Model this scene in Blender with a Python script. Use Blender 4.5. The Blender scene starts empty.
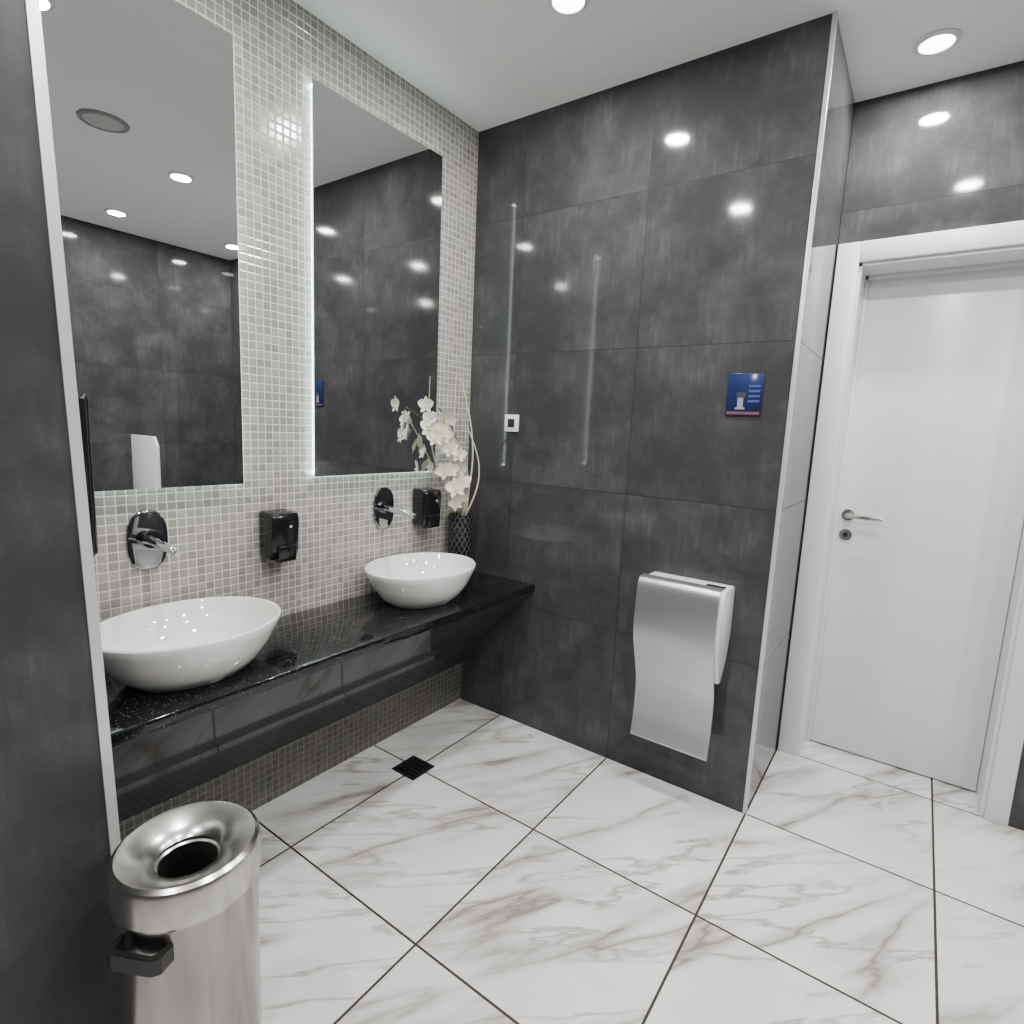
import bpy, bmesh, math, random
from mathutils import Vector, Matrix
random.seed(7)
XL=-1.475; ZC=2.82; XR=1.93; YB=-3.9; YD=.6
S=bpy.context.scene
def link(o,parent=None):
    S.collection.objects.link(o)
    if parent: o.parent=parent
    return o
def empty(name):
    e=bpy.data.objects.new(name,None); e.empty_display_size=.05; return link(e)
def mesh(name,bm,mat=None,parent=None,smooth=False,recalc=True):
    if recalc: bmesh.ops.recalc_face_normals(bm,faces=bm.faces)
    me=bpy.data.meshes.new(name); bm.to_mesh(me); bm.free()
    if smooth:
        for p in me.polygons:p.use_smooth=True
    o=bpy.data.objects.new(name,me)
    if mat: me.materials.append(mat)
    link(o,parent)
    return o
def autosmooth(o,ang=40):
    me=o.data
    for p in me.polygons:p.use_smooth=True
    bm=bmesh.new();bm.from_mesh(me)
    for e in bm.edges:
        if len(e.link_faces)==2 and e.calc_face_angle(0)>math.radians(ang): e.smooth=False
    bm.to_mesh(me);bm.free()
def box(name,lo,hi,mat,parent=None,bev=0,seg=2):
    bm=bmesh.new(); bmesh.ops.create_cube(bm,size=1)
    for v in bm.verts:
        v.co=Vector([(lo[i]+hi[i])/2+v.co[i]*(hi[i]-lo[i]) for i in range(3)])
    if bev: bmesh.ops.bevel(bm,geom=list(bm.edges),offset=bev,segments=seg,profile=.5,affect='EDGES')
    o=mesh(name,bm,mat,parent)
    if bev: autosmooth(o,50)
    return o
def prism(name,pts,axis,a,b,mat,parent=None,bev=0,seg=2):
    """pts 2d polygon in the other two axes, extruded along axis from a to b"""
    bm=bmesh.new()
    def mk(p,t):
        if axis==0:return (t,p[0],p[1])
        if axis==1:return (p[0],t,p[1])
        return (p[0],p[1],t)
    A=[bm.verts.new(mk(p,a)) for p in pts];B=[bm.verts.new(mk(p,b)) for p in pts]
    n=len(pts)
    bm.faces.new(A);bm.faces.new(B)
    for i in range(n): bm.faces.new((A[i],A[(i+1)%n],B[(i+1)%n],B[i]))
    if bev: bmesh.ops.bevel(bm,geom=list(bm.edges),offset=bev,segments=seg,profile=.5,affect='EDGES',clamp_overlap=True)
    o=mesh(name,bm,mat,parent); autosmooth(o,35); return o
def lathe(name,prof,c,mat,parent=None,n=64,sx=1,sy=1,ang=40):
    bm=bmesh.new(); rings=[]
    for r,z in prof:
        if r<1e-6: rings.append([bm.verts.new((c[0],c[1],c[2]+z))])
        else: rings.append([bm.verts.new((c[0]+r*sx*math.cos(2*math.pi*i/n),c[1]+r*sy*math.sin(2*math.pi*i/n),c[2]+z)) for i in range(n)])
    for a,b in zip(rings,rings[1:]):
        for i in range(n):
            j=(i+1)%n
            if len(a)==1 and len(b)==1: continue
            if len(a)==1: bm.faces.new((a[0],b[i],b[j]))
            elif len(b)==1: bm.faces.new((a[i],a[j],b[0]))
            else: bm.faces.new((a[i],a[j],b[j],b[i]))
    o=mesh(name,bm,mat,parent); autosmooth(o,ang); return o
def tube(name,pts,r,mat,parent=None,n=12,radii=None):
    bm=bmesh.new(); rings=[]; P=[Vector(p) for p in pts]
    for i,p in enumerate(P):
        t=(P[min(i+1,len(P)-1)]-P[max(i-1,0)]).normalized()
        up=Vector((0,0,1)) if abs(t.z)<.9 else Vector((0,1,0))
        u=t.cross(up).normalized(); v=t.cross(u).normalized(); rr=radii[i] if radii else r
        rings.append([bm.verts.new(p+rr*(math.cos(2*math.pi*k/n)*u+math.sin(2*math.pi*k/n)*v)) for k in range(n)])
    for a,b in zip(rings,rings[1:]):
        for k in range(n): bm.faces.new((a[k],a[(k+1)%n],b[(k+1)%n],b[k]))
    bm.faces.new(rings[0]);bm.faces.new(rings[-1])
    o=mesh(name,bm,mat,parent); autosmooth(o,50); return o
# ---------- materials
class NT:
    def __init__(s,name):
        s.m=bpy.data.materials.new(name); s.m.use_nodes=True; s.t=s.m.node_tree
        s.b=s.t.nodes['Principled BSDF']
    def n(s,typ,**k):
        x=s.t.nodes.new(typ)
        for a,b in k.items(): setattr(x,a,b)
        return x
    def l(s,a,b): s.t.links.new(a,b)
    def math(s,op,a,b=None,c=None):
        x=s.n('ShaderNodeMath',operation=op)
        for i,v in enumerate((a,b,c)):
            if v is None: continue
            if isinstance(v,(int,float)): x.inputs[i].default_value=v
            else: s.l(v,x.inputs[i])
        return x.outputs[0]
    def ramp(s,f,stops):
        x=s.n('ShaderNodeValToRGB'); s.l(f,x.inputs[0]); e=x.color_ramp.elements
        while len(e)<len(stops): e.new(.5)
        for i,(p,c) in enumerate(stops):
            e[i].position=p; e[i].color=(c,c,c,1) if isinstance(c,(int,float)) else (*c,1)
        return x.outputs[0]
    def mix(s,f,a,b):
        x=s.n('ShaderNodeMix',data_type='RGBA')
        for i,v in ((0,f),(6,a),(7,b)):
            if isinstance(v,(int,float)): x.inputs[i].default_value=v if i==0 else (v,v,v,1)
            elif isinstance(v,tuple): x.inputs[i].default_value=(*v,1)
            else: s.l(v,x.inputs[i])
        return x.outputs[2]
def simple(name,col,rough=.5,metal=0,coat=0,emit=None,es=0,noise=0):
    t=NT(name);b=t.b
    b.inputs['Base Color'].default_value=(*col,1);b.inputs['Roughness'].default_value=rough;b.inputs['Metallic'].default_value=metal
    b.inputs['Coat Weight'].default_value=coat
    if emit: b.inputs['Emission Color'].default_value=(*emit,1);b.inputs['Emission Strength'].default_value=es
    if noise:
        g=t.n('ShaderNodeNewGeometry');z=t.n('ShaderNodeTexNoise');z.inputs['Scale'].default_value=noise;t.l(g.outputs[0],z.inputs[0])
        c=t.mix(z.outputs[0],tuple(x*.95 for x in col),tuple(min(1,x*1.05) for x in col));t.l(c,b.inputs['Base Color'])
    return t.m
def grid(t,ia,ib,size,w,oa=0,ob=0):
    g=t.n('ShaderNodeNewGeometry');sp=t.n('ShaderNodeSeparateXYZ');t.l(g.outputs[0],sp.inputs[0])
    a=t.math('DIVIDE',t.math('SUBTRACT',sp.outputs[ia],oa),size);b=t.math('DIVIDE',t.math('SUBTRACT',sp.outputs[ib],ob),size)
    def edge(x):
        f=t.math('FRACT',x); return t.math('MINIMUM',f,t.math('SUBTRACT',1.0,f))
    d=t.math('MINIMUM',edge(a),edge(b))
    idv=t.n('ShaderNodeCombineXYZ');t.l(t.math('FLOOR',a),idv.inputs[0]);t.l(t.math('FLOOR',b),idv.inputs[1])
    wn=t.n('ShaderNodeTexWhiteNoise',noise_dimensions='3D');t.l(idv.outputs[0],wn.inputs[0])
    joint=t.math('LESS_THAN',d,w/size/2)
    return g,sp,d,wn,joint
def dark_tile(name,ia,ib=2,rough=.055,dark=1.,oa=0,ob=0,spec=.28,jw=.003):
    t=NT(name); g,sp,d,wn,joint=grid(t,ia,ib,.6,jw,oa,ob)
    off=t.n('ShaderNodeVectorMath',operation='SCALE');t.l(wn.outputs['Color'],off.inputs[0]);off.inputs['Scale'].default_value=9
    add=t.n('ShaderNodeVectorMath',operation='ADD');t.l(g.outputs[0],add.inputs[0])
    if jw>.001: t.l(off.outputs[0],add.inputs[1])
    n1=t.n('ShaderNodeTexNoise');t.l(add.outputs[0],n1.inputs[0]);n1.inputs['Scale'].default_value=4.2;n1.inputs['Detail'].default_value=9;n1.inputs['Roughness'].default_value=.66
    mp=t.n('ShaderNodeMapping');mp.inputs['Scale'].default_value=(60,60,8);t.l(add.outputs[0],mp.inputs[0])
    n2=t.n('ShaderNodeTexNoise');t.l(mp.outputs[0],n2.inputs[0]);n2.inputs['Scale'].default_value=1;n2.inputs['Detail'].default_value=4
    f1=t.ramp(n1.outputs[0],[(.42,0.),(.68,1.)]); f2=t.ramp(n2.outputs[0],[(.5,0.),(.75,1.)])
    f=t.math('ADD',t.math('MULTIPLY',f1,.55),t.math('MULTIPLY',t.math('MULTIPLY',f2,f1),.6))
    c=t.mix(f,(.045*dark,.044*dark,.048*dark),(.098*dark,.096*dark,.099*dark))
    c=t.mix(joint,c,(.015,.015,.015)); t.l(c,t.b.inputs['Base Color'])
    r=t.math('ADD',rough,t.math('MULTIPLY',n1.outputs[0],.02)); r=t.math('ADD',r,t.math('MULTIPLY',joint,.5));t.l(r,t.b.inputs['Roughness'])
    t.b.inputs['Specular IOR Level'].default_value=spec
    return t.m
M_tx=dark_tile('dark_tile_xz',0); M_ty=dark_tile('dark_tile_yz',1)
M_tp=dark_tile('dark_tile_partition',1,rough=.30,dark=.82,spec=.2,jw=.0)
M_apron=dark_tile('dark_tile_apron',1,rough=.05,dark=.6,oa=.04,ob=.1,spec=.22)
def floor_mat():
    t=NT('marble_floor_tile'); g,sp,d,wn,joint=grid(t,0,1,.6,.0075)
    off=t.n('ShaderNodeVectorMath',operation='SCALE');t.l(wn.outputs['Color'],off.inputs[0]);off.inputs['Scale'].default_value=13
    add=t.n('ShaderNodeVectorMath',operation='ADD');t.l(g.outputs[0],add.inputs[0]);t.l(off.outputs[0],add.inputs[1])
    def veins(rot,sc,sx,sy,stops,seed,rough=.5,dist=.2):
        m0=t.n('ShaderNodeMapping');m0.inputs['Rotation'].default_value=(0,0,rot);t.l(add.outputs[0],m0.inputs[0])
        mp=t.n('ShaderNodeMapping');mp.inputs['Scale'].default_value=(sx,sy,1);mp.inputs['Location'].default_value=(seed,seed*2,0)
        t.l(m0.outputs[0],mp.inputs[0])
        n=t.n('ShaderNodeTexNoise');t.l(mp.outputs[0],n.inputs[0]);n.inputs['Scale'].default_value=sc;n.inputs['Detail'].default_value=5;n.inputs['Roughness'].default_value=rough;n.inputs['Distortion'].default_value=dist
        a=t.math('ABSOLUTE',t.math('SUBTRACT',n.outputs[0],.5))
        return t.ramp(a,stops)
    R=math.radians(32)
    v1=veins(R,1.7,2.0,.34,[(0.,1.),(.010,.62),(.037,.2),(.075,0.)],0)
    v2=veins(R+.28,2.6,2.0,.34,[(0.,1.),(.008,.6),(.023,0.)],5.3,.55)
    mk=t.n('ShaderNodeTexNoise');t.l(add.outputs[0],mk.inputs[0]);mk.inputs['Scale'].default_value=2.4;mk.inputs['Detail'].default_value=2
    m=t.ramp(mk.outputs[0],[(.35,.2),(.56,1.)])
    v=t.math('MULTIPLY',t.math('MAXIMUM',v1,t.math('MULTIPLY',v2,.75)),m)
    cl=t.n('ShaderNodeTexNoise');t.l(add.outputs[0],cl.inputs[0]);cl.inputs['Scale'].default_value=3;cl.inputs['Detail'].default_value=4
    base=t.mix(t.ramp(cl.outputs[0],[(.4,0.),(.75,1.)]),(.74,.735,.725),(.62,.612,.60))
    c=t.mix(t.math('MULTIPLY',v,.88),base,(.18,.155,.128))
    c=t.mix(joint,c,(.03,.023,.017));t.l(c,t.b.inputs['Base Color'])
    t.l(t.math('ADD',.14,t.math('MULTIPLY',joint,.6)),t.b.inputs['Roughness'])
    return t.m
M_floor=floor_mat()
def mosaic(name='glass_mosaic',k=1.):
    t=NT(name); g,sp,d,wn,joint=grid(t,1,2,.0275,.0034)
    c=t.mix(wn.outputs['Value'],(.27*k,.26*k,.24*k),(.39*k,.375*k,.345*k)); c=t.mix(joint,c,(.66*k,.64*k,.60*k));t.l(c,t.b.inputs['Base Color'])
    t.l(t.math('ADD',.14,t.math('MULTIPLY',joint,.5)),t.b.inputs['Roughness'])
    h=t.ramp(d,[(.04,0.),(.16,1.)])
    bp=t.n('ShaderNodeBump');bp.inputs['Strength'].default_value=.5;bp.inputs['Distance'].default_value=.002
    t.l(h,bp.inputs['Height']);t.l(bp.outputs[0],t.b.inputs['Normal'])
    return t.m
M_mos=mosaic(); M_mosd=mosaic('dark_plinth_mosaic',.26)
def granite():
    t=NT('black_granite');g=t.n('ShaderNodeNewGeometry');v=t.n('ShaderNodeTexVoronoi');v.inputs['Scale'].default_value=150;t.l(g.outputs[0],v.inputs[0])
    f=t.ramp(v.outputs['Distance'],[(.14,1.),(.30,0.)]);w=t.ramp(v.outputs['Color'],[(.56,0.),(.72,1.)])
    c=t.mix(t.math('MULTIPLY',f,w),(.007,.007,.008),(.18,.17,.155));t.l(c,t.b.inputs['Base Color']);t.b.inputs['Roughness'].default_value=.07
    return t.m
M_gran=granite()
def brushed(name,col,r0,axis_scale,amt=.15,metal=1):
    t=NT(name);tc=t.n('ShaderNodeTexCoord');mp=t.n('ShaderNodeMapping');mp.inputs['Scale'].default_value=axis_scale;t.l(tc.outputs['Object'],mp.inputs[0])
    n=t.n('ShaderNodeTexNoise');n.inputs['Scale'].default_value=1;n.inputs['Detail'].default_value=3;t.l(mp.outputs[0],n.inputs[0])
    t.l(t.math('ADD',r0,t.math('MULTIPLY',n.outputs[0],amt)),t.b.inputs['Roughness']);t.b.inputs['Metallic'].default_value=metal
    t.l(t.mix(n.outputs[0],tuple(x*.93 for x in col),tuple(min(1,x*1.05) for x in col)),t.b.inputs['Base Color']);return t.m
M_steel=brushed('brushed_steel',(.36,.35,.335),.17,(.5,.5,700),.08)
M_lid=simple('polished_steel',(.52,.51,.49),.22,1)
M_silver=brushed('satin_silver_panel',(.54,.55,.57),.33,(.5,.5,700),.06,.9)
M_chrome=simple('chrome',(.8,.8,.82),.05,1)
M_dchrome=simple('dark_chrome',(.30,.30,.32),.05,1)
M_satin=simple('satin_nickel',(.5,.48,.45),.25,1)
M_mirror=simple('mirror_glass',(.74,.77,.76),.0,1)
M_glow=simple('mirror_backlight',(1,1,1),.5,0,0,(.74,1,.92),7.)
M_white=simple('white_paint',(.80,.80,.80),.35,noise=3)
M_ceil=simple('ceiling_paint',(.88,.88,.885),.75,noise=2)
M_door=simple('door_white',(.74,.75,.77),.28,noise=2)
M_cer=simple('white_ceramic',(.84,.83,.81),.06,0,.6)
M_plas=simple('black_plastic',(.008,.008,.009),.12)
M_plasm=simple('black_plastic_matte',(.012,.012,.012),.4)
M_wplas=simple('white_plastic',(.78,.78,.77),.25)
M_trim=simple('aluminium_trim',(.62,.62,.62),.3,.4)
M_dark=simple('dark_void',(.004,.004,.004),.6)
M_lamp=simple('lamp_lens',(1,1,1),.5,0,0,(1,.98,.95),14.)
# ---------- room
T=.12
box('floor',(XL-T,YB-T,-T),(XR+T,YD+.6,0),M_floor)
box('ceiling',(XL-T,YB-T,ZC),(XR+T,YD+.6,ZC+T),M_ceil)
YP0=-1.812; YP1=-1.888; XP=-.82
def yp(z): return YP0+(YP1-YP0)*z/ZC
box('wall_left',(XL-T,YB,0),(XL,0,ZC),M_mos)
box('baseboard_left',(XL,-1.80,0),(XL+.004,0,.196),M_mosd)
def wall2(name,lo,hi):
    o=box(name,lo,hi,M_tx); o.data.materials.append(M_ty)
    for p in o.data.polygons:
        if abs(p.normal.x)>.9:p.material_index=1
    return o
wall2('wall_back',(XL-T,0,0),(0,YD+.3,ZC))
prism('wall_partition',[(YB,0),(YP0,0),(YP1,ZC),(YB,ZC)],0,XL+.001,XP,M_tp)
box('wall_right',(XR,YB,0),(XR+T,YD+.3,ZC),M_ty)
box('wall_rear',(XP,YB-T,0),(XR,YB,ZC),M_tx)
# door wall
DX0,DX1,DZ=.088,.765,2.19; TY=.26
w=empty('wall_door_side')
box('panel_right',(DX1+.012,YD,0),(XR,YD+TY,ZC),M_tx,w)
box('panel_top',(0.001,YD,DZ+.012),(DX1+.012,YD+TY,ZC),M_tx,w)
box('panel_left',(0.001,YD,0),(DX0-.012,YD+TY,DZ+.012),M_tx,w)
box('wall_beyond',(-.1,YD+TY+.2,0),(1.2,YD+TY+.25,ZC),M_white)
# trims
box('trim_1',(-.010,-.006,0),(.004,.010,ZC),M_trim,None,.001)
prism('trim_2',[(YP0-.014,0),(YP0+.004,0),(YP1+.004,ZC),(YP1-.014,ZC)],0,XP-.01,XP+.004,M_trim)
# door
d=empty('door_1')
CW=.082
box('casing_left',(.004,YD-.018,0),(DX0,YD,DZ+CW),M_door,d,.004)
box('casing_right',(DX1,YD-.018,0),(DX1+CW-.008,YD,DZ+CW),M_door,d,.004)
box('casing_top',(DX0,YD-.018,DZ),(DX1,YD,DZ+CW),M_door,d,.004)
box('jamb_left',(DX0-.01,YD,0),(DX0+.012,YD+TY,DZ),M_door,d)
box('jamb_right',(DX1-.012,YD,0),(DX1+.01,YD+TY,DZ),M_door,d)
box('jamb_top',(DX0,YD,DZ-.012),(DX1,YD+TY,DZ+.01),M_door,d)
LY=YD+.18
box('stop_left',(DX0+.012,LY-.012,0),(DX0+.026,LY,DZ-.012),M_door,d,.002)
box('stop_top',(DX0+.012,LY-.012,DZ-.03),(DX1-.012,LY,DZ-.012),M_door,d,.002)
box('leaf',(DX0+.014,LY,.008),(DX1-.014,LY+.04,DZ-.015),M_door,d,.002)
hx,hz=DX0+.062,1.130
def cyl_y(name,c,r,y0,y1,mat,parent,n=32):
    return tube(name,[(c[0],y0,c[1]),(c[0],y1,c[1])],r,mat,parent,n)
cyl_y('handle_rosette',(hx,hz),.026,LY,LY-.008,M_satin,d)
tube('handle_lever',[(hx,LY-.004,hz),(hx,LY-.045,hz),(hx+.01,LY-.055,hz),(hx+.135,LY-.055,hz)],.010,M_satin,d,16)
cyl_y('lock_rosette',(hx,hz-.092),.026,LY,LY-.008,M_satin,d)
cyl_y('lock_cylinder',(hx,hz-.092),.010,LY-.008,LY-.012,M_dark,d)
# ---------- mirrors
def mirror(y0,y1,z0,z1):
    e=empty('wall_mirror')
    box('glass',(XL+.030,y0,z0),(XL+.035,y1,z1),M_mirror,e)
    i=.008
    box('backing',(XL+.004,y0+i+.012,z0+i+.012),(XL+.0295,y1-i-.012,z1-i-.012),M_wplas,e)
    for k,(a,b) in enumerate([((y0+i,z0+i),(y0+i+.01,z1-i)),((y1-i-.01,z0+i),(y1-i,z1-i)),((y0+i,z0+i),(y1-i,z0+i+.01)),((y0+i,z1-i-.01),(y1-i,z1-i))]):
        box('led_strip_%d'%(k+1),(XL+.008,a[0],a[1]),(XL+.018,b[0],b[1]),M_glow,e)
    return e
mirror(-1.838,-1.203,1.23,2.585)
mirror(-.925,-.278,1.242,2.60)
# ---------- vanity counter
CX=XL+.445; CZ=.722; CT=.035
YC=-1.834
v=empty('vanity_counter')
box('countertop',(XL+.002,YC,CZ-CT),(CX,-.002,CZ),M_gran,v,.003)
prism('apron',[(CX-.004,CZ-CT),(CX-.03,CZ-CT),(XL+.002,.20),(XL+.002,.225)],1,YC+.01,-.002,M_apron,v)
# ---------- sinks
def sink(cy,cx):
    e=empty('vessel_sink'); z=CZ
    prof=[(.0,.0),(.56,.0),(.62,.004),(.76,.036),(.88,.080),(.965,.122),(1.0,.140),(.998,.148),(.98,.152),(.955,.149),(.93,.137),(.87,.105),(.75,.066),(.55,.038),(.3,.025),(.13,.021)]
    n=96;c=(cx,cy,z)
    lathe('bowl',prof,c,M_cer,e,n,.206,.252,30)
    lathe('drain',[(.0,.026),(.022,.026),(.028,.022),(.030,.018)],c,M_chrome,e,32)
    return e
sink(-1.483,XL+.238);sink(-.54,XL+.222)
# ---------- faucets
def faucet(cy,cz):
    e=empty('wall_faucet'); bm=bmesh.new(); A=[]
    n=64
    pts=[]
    for i in range(n):
        a=2*math.pi*i/n; ca,sa=math.cos(a),math.sin(a); p=2.5
        pts.append((math.copysign(abs(ca)**(2/p),ca)*.056,math.copysign(abs(sa)**(2/p),sa)*.090))
    for s,x in ((1,.001),(1,.008),(.95,.011)):
        A.append([bm.verts.new((XL+x,cy+q[0]*s,cz+q[1]*s)) for q in pts])
    for a,b in zip(A,A[1:]):
        for i in range(n): bm.faces.new((a[i],a[(i+1)%n],b[(i+1)%n],b[i]))
    bm.faces.new(A[-1]);bm.faces.new(A[0])
    o=mesh('plate',bm,M_dchrome,e);autosmooth(o,35)
    def cx(name,y,z,r,x0,x1,m): tube(name,[(x0,y,z),(x1,y,z)],r,m,e,32)
    cx('spout_collar',cy,cz+.005,.026,XL+.01,XL+.035,M_dchrome)
    tube('spout',[(XL+.02,cy,cz+.003),(XL+.14,cy,cz-.006),(XL+.185,cy,cz-.011),(XL+.195,cy,cz-.014)],.0125,M_chrome,e,24,[.0135,.0125,.012,.009])
    return e
faucet(-1.49,1.072);faucet(-.56,1.088)
# ---------- soap dispensers
def soap(cy,cz):
    e=empty('soap_dispenser')
    prism('body',[(XL+.002,cz-.082),(XL+.075,cz-.082),(XL+.088,cz-.05),(XL+.094,cz+.06),(XL+.086,cz+.085),(XL+.002,cz+.09)],1,cy-.052,cy+.052,M_plas,e,.009,3)
    prism('push_lever',[(XL+.078,cz-.090),(XL+.098,cz-.086),(XL+.104,cz-.03),(XL+.088,cz-.024)],1,cy-.034,cy+.034,M_plas,e,.004,3)
    box('nozzle',(XL+.035,cy-.014,cz-.097),(XL+.06,cy+.014,cz-.08),M_plasm,e,.003)
    box('sight_window',(XL+.091,cy+.012,cz+.032),(XL+.0945,cy+.020,cz+.040),M_wplas,e,.001)
    return e
soap(-1.082,1.04);soap(-.338,1.075)
# ---------- towel dispenser on partition
e=empty('paper_towel_dispenser')
prism('cover',[(-1.19,1.165),(-.895,1.165),(-.895,1.485),(-1.19,1.485)],1,yp(1.15)+.001,-1.802,M_plas,e,.014,4)
box('paper_slot',(-1.14,-1.835,1.157),(-.95,-1.815,1.167),M_wplas,e,.002)
# ---------- orchid vase
e=empty('orchid_vase'); vc=(XL+.066,-.12,CZ); VH=.305
def vase_mat():
    t=NT('quilted_black_vase');tc=t.n('ShaderNodeTexCoord');sp=t.n('ShaderNodeSeparateXYZ');t.l(tc.outputs['Object'],sp.inputs[0])
    ang=t.math('ARCTAN2',t.math('SUBTRACT',sp.outputs[1],vc[1]),t.math('SUBTRACT',sp.outputs[0],vc[0]))
    u=t.math('MULTIPLY',ang,14/(2*math.pi));w=t.math('MULTIPLY',sp.outputs[2],22)
    def ed(x):
        f=t.math('FRACT',x);return t.math('MINIMUM',f,t.math('SUBTRACT',1.,f))
    dd=t.math('MINIMUM',ed(t.math('ADD',u,w)),ed(t.math('SUBTRACT',u,w)))
    f=t.ramp(dd,[(.05,1.),(.11,0.)]);t.l(t.mix(f,(.008,.008,.009),(.09,.09,.09)),t.b.inputs['Base Color']);t.b.inputs['Roughness'].default_value=.22
    bp=t.n('ShaderNodeBump');bp.inputs['Distance'].default_value=.004;t.l(dd,bp.inputs['Height']);t.l(bp.outputs[0],t.b.inputs['Normal']);return t.m
lathe('vase',[(0,0),(.048,0),(.052,.004),(.058,.12),(.060,VH-.008),(.060,VH),(.055,VH),(.050,VH-.02),(0,VH-.03)],vc,vase_mat(),e,48)
M_pet=simple('orchid_petal',(.76,.75,.63),.5); M_stem=simple('pale_twig',(.62,.58,.46),.6); M_lip=simple('orchid_lip',(.62,.58,.22),.5); M_green=simple('orchid_stem',(.14,.2,.06),.5)
def arc(p0,p1,bulge,n=14):
    p0=Vector(p0);p1=Vector(p1);b=Vector(bulge)
    return [p0.lerp(p1,i/n)+b*math.sin(math.pi*i/n) for i in range(n+1)]
base=Vector((vc[0],vc[1],CZ+VH-.03))
tw=[((.05,-.12,.68),(.02,-.05,0)),((-.01,-.02,.68),(.05,.03,0)),((.02,.0,.46),(.05,.05,0)),((.08,-.24,.50),(.03,.06,0))]
for k,(o_,b_) in enumerate(tw):
    p=arc(base+Vector((.01*k-.015,.01,0)),base+Vector(o_),b_); tube('twig_%d'%(k+1),p,.004,M_stem,e,8,[.005-.003*i/14 for i in range(15)])
tube('flower_stem_1',arc(base,base+Vector((.07,-.25,.53)),(-.02,.08,.08)),.004,M_green,e,8)
tube('flower_stem_2',arc(base,base+Vector((.06,-.08,.20)),(.0,-.0,.08)),.004,M_green,e,8)
bm=bmesh.new(); bl=bmesh.new()
def petal(bm,M,L,W,cup):
    nu,nv=5,8; rows=[]
    for j in range(nv+1):
        t_=j/nv; w_=W*math.sin(math.pi*min(1,t_*.93+.05))**.7
        rows.append([bm.verts.new(M@Vector(((i/(nu-1)-.5)*w_, t_*L, cup*(t_*t_)*L+.25*w_*abs(i/(nu-1)-.5)))) for i in range(nu)])
    for a,b in zip(rows,rows[1:]):
        for i in range(nu-1): bm.faces.new((a[i],a[i+1],b[i+1],b[i]))
def blossom(c,nrm,s,roll):
    q=Vector(nrm).to_track_quat('Z','Y').to_matrix().to_4x4(); M0=Matrix.Translation(c)@q@Matrix.Rotation(roll,4,'Z')
    for k in range(5):
        a=2*math.pi*k/5; big=k in(1,4)
        petal(bm,M0@Matrix.Rotation(a,4,'Z'),s*(1.05 if big else 1.),s*(1.0 if big else .55),.22)
    petal(bl,M0@Matrix.Translation((0,0,.006))@Matrix.Rotation(math.pi,4,'Z')@Matrix.Rotation(.7,4,'X'),s*.4,s*.3,.3)
N=17
for i in range(N):
    t_=i/(N-1)
    c=base+Vector((.07+random.uniform(-.03,.035),-.28+.22*t_+random.uniform(-.05,.04),.53-.40*t_+random.uniform(-.03,.03)))
    c.x=max(c.x,XL+.08)
    blossom(c,(random.uniform(.1,1),random.uniform(-1.2,-.2),random.uniform(-.3,.5)),random.uniform(.037,.050),random.uniform(-.7,.7))
mesh('blossoms',bm,M_pet,e,True,False);mesh('blossom_lips',bl,M_lip,e,True,False)
# ---------- switch / sign
e=empty('wall_switch'); sx,sz=-1.207,1.478
box('plate',(sx-.04,-.011,sz-.04),(sx+.04,-.001,sz+.04),M_wplas,e,.003)
box('rocker',(sx-.019,-.014,sz-.02),(sx+.019,-.010,sz+.02),M_plasm,e,.002)
e=empty('hand_soap_sign')
def sign_mat():
    t=NT('sign_blue');g=t.n('ShaderNodeNewGeometry');sp=t.n('ShaderNodeSeparateXYZ');t.l(g.outputs[0],sp.inputs[0])
    n=t.n('ShaderNodeTexNoise');n.inputs['Scale'].default_value=16;t.l(g.outputs[0],n.inputs[0])
    f=t.math('ADD',t.math('MULTIPLY',t.math('SUBTRACT',sp.outputs[2],1.53),3.),t.math('MULTIPLY',n.outputs[0],.5))
    t.l(t.ramp(f,[(.1,(.010,.012,.03)),(.9,(.018,.035,.13))]),t.b.inputs['Base Color']);t.b.inputs['Roughness'].default_value=.15;return t.m
PX0,PX1,PZ0,PZ1=-.224,-.100,1.536,1.69
box('panel',(PX0,-.006,PZ0),(PX1,-.001,PZ1),sign_mat(),e,.001)
M_sg=simple('sign_print_grey',(.25,.27,.32),.4);M_sd=simple('sign_print_dark',(.05,.05,.06),.3);M_sr=simple('sign_print_red',(.16,.06,.09),.4);M_sb=simple('sign_print_blue',(.05,.08,.26),.4)
box('device_column',(PX0+.040,-.0072,PZ0+.03),(PX0+.060,-.006,PZ0+.068),M_sg,e)
box('device_head',(PX0+.035,-.0076,PZ0+.066),(PX0+.068,-.006,PZ0+.086),M_sd,e)
box('device_base',(PX0+.033,-.0074,PZ0+.024),(PX0+.067,-.006,PZ0+.031),M_sg,e)
box('footer_band',(PX0+.004,-.007,PZ0+.006),(PX1-.004,-.006,PZ0+.016),M_sr,e)
for k in range(4): box('text_row_%d'%(k+1),(PX0+.076,-.007,PZ1-.05-.018*k),(PX1-.008,-.006,PZ1-.042-.018*k),M_sb,e)
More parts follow.
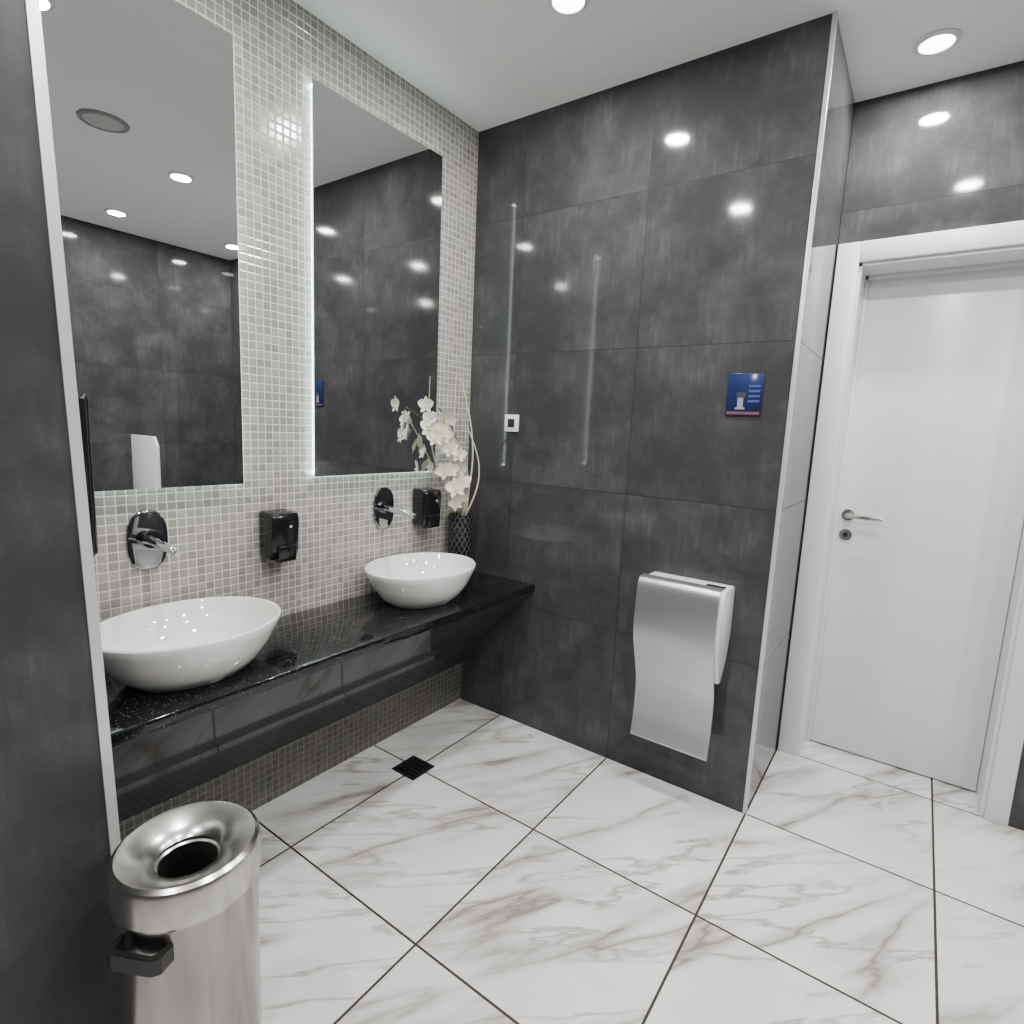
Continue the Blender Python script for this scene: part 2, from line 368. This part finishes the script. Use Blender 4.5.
# ---------- hand dryer
e=empty('hand_dryer')
HX0,HX1,HZ0,HZ1=-.450,-.124,.225,.902
def smoothprof(pts,n=8):
    P=[Vector((p[0],p[1],0)) for p in pts];out=[]
    for i in range(len(P)-1):
        a,b,c,d_=P[max(i-1,0)],P[i],P[i+1],P[min(i+2,len(P)-1)]
        for k in range(n):
            t_=k/n
            q=.5*((2*b)+(c-a)*t_+(2*a-5*b+4*c-d_)*t_*t_+(3*b-a-3*c+d_)*t_**3); out.append((q.x,q.y))
    out.append((P[-1].x,P[-1].y));return out
front=smoothprof([(-.120,HZ1+.004),(-.150,HZ1-.004),(-.166,HZ1-.04),(-.174,HZ1-.14),(-.168,HZ1-.24),(-.132,HZ1-.35),(-.104,HZ1-.45),(-.104,HZ1-.57),(-.120,HZ0)])
fb=[p for p in front if p[1]<HZ1-.03 and p[1]>HZ1-.37]
prism('body',[(-.002,HZ1-.20)]+[(-.002,HZ1-.012),(-.02,HZ1-.002),(-.125,HZ1-.002),(-.145,HZ1-.02)]+[(y+.012,z) for y,z in fb]+[(-.085,HZ1-.37),(-.03,HZ1-.29)],0,HX0+.010,HX1,M_wplas,e,.004,2)
sheet=front+[(y+.010,z) for y,z in front[::-1]]
prism('front_cover',sheet,0,HX0,HX1-.012,M_silver,e,.002,2)
box('lower_back_plate',(HX0+.03,-.097,HZ0+.05),(HX1-.10,-.002,HZ1-.25),M_wplas,e,.006)
box('air_slot',(HX1-.085,-.105,HZ1-.003),(HX1-.015,-.07,HZ1+.001),M_plas,e,.001)
# ---------- waste bin
e=empty('waste_bin'); BX,BY=-.606,-1.79
c=(BX,BY,0); BR=.116; BH=.685
lathe('body',[(0,.001),(BR-.003,.001),(BR,.004),(BR,BH-.062),(BR-.01,BH-.062),(BR-.01,.02),(0,.02)],c,M_steel,e,128)
lathe('lid',[(BR-.008,BH-.078),(BR+.003,BH-.076),(BR+.006,BH-.07),(BR+.006,BH-.016),(BR+.003,BH-.006),(BR-.004,BH-.001),(BR-.012,BH-.003),(.078,BH-.016),(.060,BH-.024),(.053,BH-.032),(.051,BH-.13),(.049,BH-.13),(.049,BH-.04),(.06,BH-.034),(.10,BH-.02),(BR-.008,BH-.078)],c,M_lid,e,128,1,1,25)
lathe('inner_liner',[(.0,.10),(.095,.10),(.098,.104),(.098,BH-.09),(.094,BH-.09),(.094,.11)],c,M_plasm,e,64)
lathe('base_ring',[(BR-.005,.0),(BR+.005,.0),(BR+.005,.02),(BR,.022)],c,M_plasm,e,64)
a=math.radians(-62)
u=Vector((math.cos(a),math.sin(a),0));tt=Vector((-u.y,u.x,0));cc=Vector(c)
hz_=BH-.100
bm=bmesh.new()
prof=[(-.050,-.012),(-.048,.018),(-.035,.026),(.035,.026),(.048,.018),(.050,-.012),(.041,-.008),(.038,.014),(.030,.019),(-.030,.019),(-.038,.014),(-.041,-.008)]
A=[bm.verts.new(cc+u*(BR-.002+q)+tt*s+Vector((0,0,hz_))) for s,q in prof];B=[bm.verts.new(cc+u*(BR-.002+q)+tt*s+Vector((0,0,hz_-.032))) for s,q in prof]
n=len(prof);bm.faces.new(A);bm.faces.new(B)
for i in range(n): bm.faces.new((A[i],A[(i+1)%n],B[(i+1)%n],B[i]))
bmesh.ops.bevel(bm,geom=list(bm.edges),offset=.002,segments=2,affect='EDGES',clamp_overlap=True)
mesh('handle',bm,M_plasm,e)
# ---------- floor drain
e=empty('floor_drain'); DXc,DYc=-1.21,-.61
box('frame',(DXc-.065,DYc-.065,.0),(DXc+.065,DYc+.065,.003),M_dark,e,.001)
for k in range(5):
    s=-.044+.022*k; box('bar_%d'%(k+1),(DXc-.052,DYc+s-.003,.003),(DXc+.052,DYc+s+.003,.005),M_dchrome,e)
# ---------- downlights
for (x,y) in [(-.70,-.50),(-.66,-1.47),(.265,.33),(1.47,.38),(.42,-.50),(1.47,-.45),(.46,-1.47),(1.47,-1.47),(-.3,-2.6),(.6,-2.6),(1.47,-2.6)]:
    e=empty('ceiling_downlight')
    lathe('trim_ring',[(.050,-.001),(.066,-.001),(.068,-.003),(.062,-.008),(.052,-.010),(.050,-.001)],(x,y,ZC),M_wplas,e,48)
    lathe('lens',[(0,-.006),(.050,-.006),(.050,-.002),(0,-.002)],(x,y,ZC),M_lamp,e,32)
    l=bpy.data.lights.new('lamp','AREA');l.shape='DISK';l.size=.10;l.energy=18;l.color=(1,.98,.95)
    o=bpy.data.objects.new('lamp',l);o.location=(x,y,ZC-.013);link(o,e)
e=empty('ceiling_speaker')
lathe('grille',[(0,-.010),(.080,-.010),(.084,-.007)],(.09,-1.0,ZC),simple('speaker_grille',(.5,.5,.5),.6),e,48)
lathe('rim',[(.084,-.001),(.084,-.011),(.092,-.012),(.102,-.008),(.105,-.001)],(.09,-1.0,ZC),simple('speaker_rim',(.25,.25,.25),.6),e,48)
# ---------- urinals on the right wall (seen only in the mirrors)
def urinal(y):
    e=empty('urinal')
    bm=bmesh.new(); n=24; rings=[]
    for z,dp,w_ in [(.42,.10,.09),(.48,.20,.14),(.58,.30,.17),(.66,.31,.175),(.70,.24,.17),(.85,.15,.16),(.98,.12,.15),(1.04,.08,.12)]:
        rings.append([bm.verts.new((XR-.002-dp*math.sin(math.pi*i/(n-1))**.7,y-w_*math.cos(math.pi*i/(n-1)),z)) for i in range(n)])
    for a_,b_ in zip(rings,rings[1:]):
        for i in range(n-1): bm.faces.new((a_[i],a_[i+1],b_[i+1],b_[i]))
        bm.faces.new((a_[-1],a_[0],b_[0],b_[-1]))
    bm.faces.new(rings[0]);bm.faces.new(rings[-1]); o=mesh('bowl',bm,M_cer,e);autosmooth(o,45)
    tube('flush_pipe',[(XR-.03,y,1.03),(XR-.03,y,1.15)],.01,M_chrome,e)
    box('flush_sensor',(XR-.02,y-.05,1.15),(XR-.001,y+.05,1.25),M_chrome,e,.003)
urinal(-.72);urinal(-1.45)
prism('urinal_divider',[(XR-.40,.75),(XR-.45,.80),(XR-.45,1.20),(XR-.40,1.27),(XR-.001,1.27),(XR-.001,.70)],1,-.26,-.235,M_wplas,None,.006,3)
# ---------- camera
P=(0.3950,-2.2263,1.4524);yaw,pt,rl,f=-0.6176,0.1453,-0.0449,569.2261
fw=Vector((math.sin(yaw)*math.cos(pt),math.cos(yaw)*math.cos(pt),-math.sin(pt)));rt=Vector((math.cos(yaw),-math.sin(yaw),0));dn=fw.cross(rt)
r_=math.cos(rl)*rt+math.sin(rl)*dn; dd=-math.sin(rl)*rt+math.cos(rl)*dn
cam=bpy.data.cameras.new('camera');cam.sensor_width=36;cam.lens=f/1024*36;cam.clip_start=.02
co=bpy.data.objects.new('camera',cam);link(co)
M=Matrix((( r_.x,-dd.x,-fw.x,P[0]),(r_.y,-dd.y,-fw.y,P[1]),(r_.z,-dd.z,-fw.z,P[2]),(0,0,0,1)));co.matrix_world=M
S.camera=co
w=bpy.data.worlds.new('world');S.world=w;w.use_nodes=True;w.node_tree.nodes['Background'].inputs[0].default_value=(.5,.5,.5,1);w.node_tree.nodes['Background'].inputs[1].default_value=.1
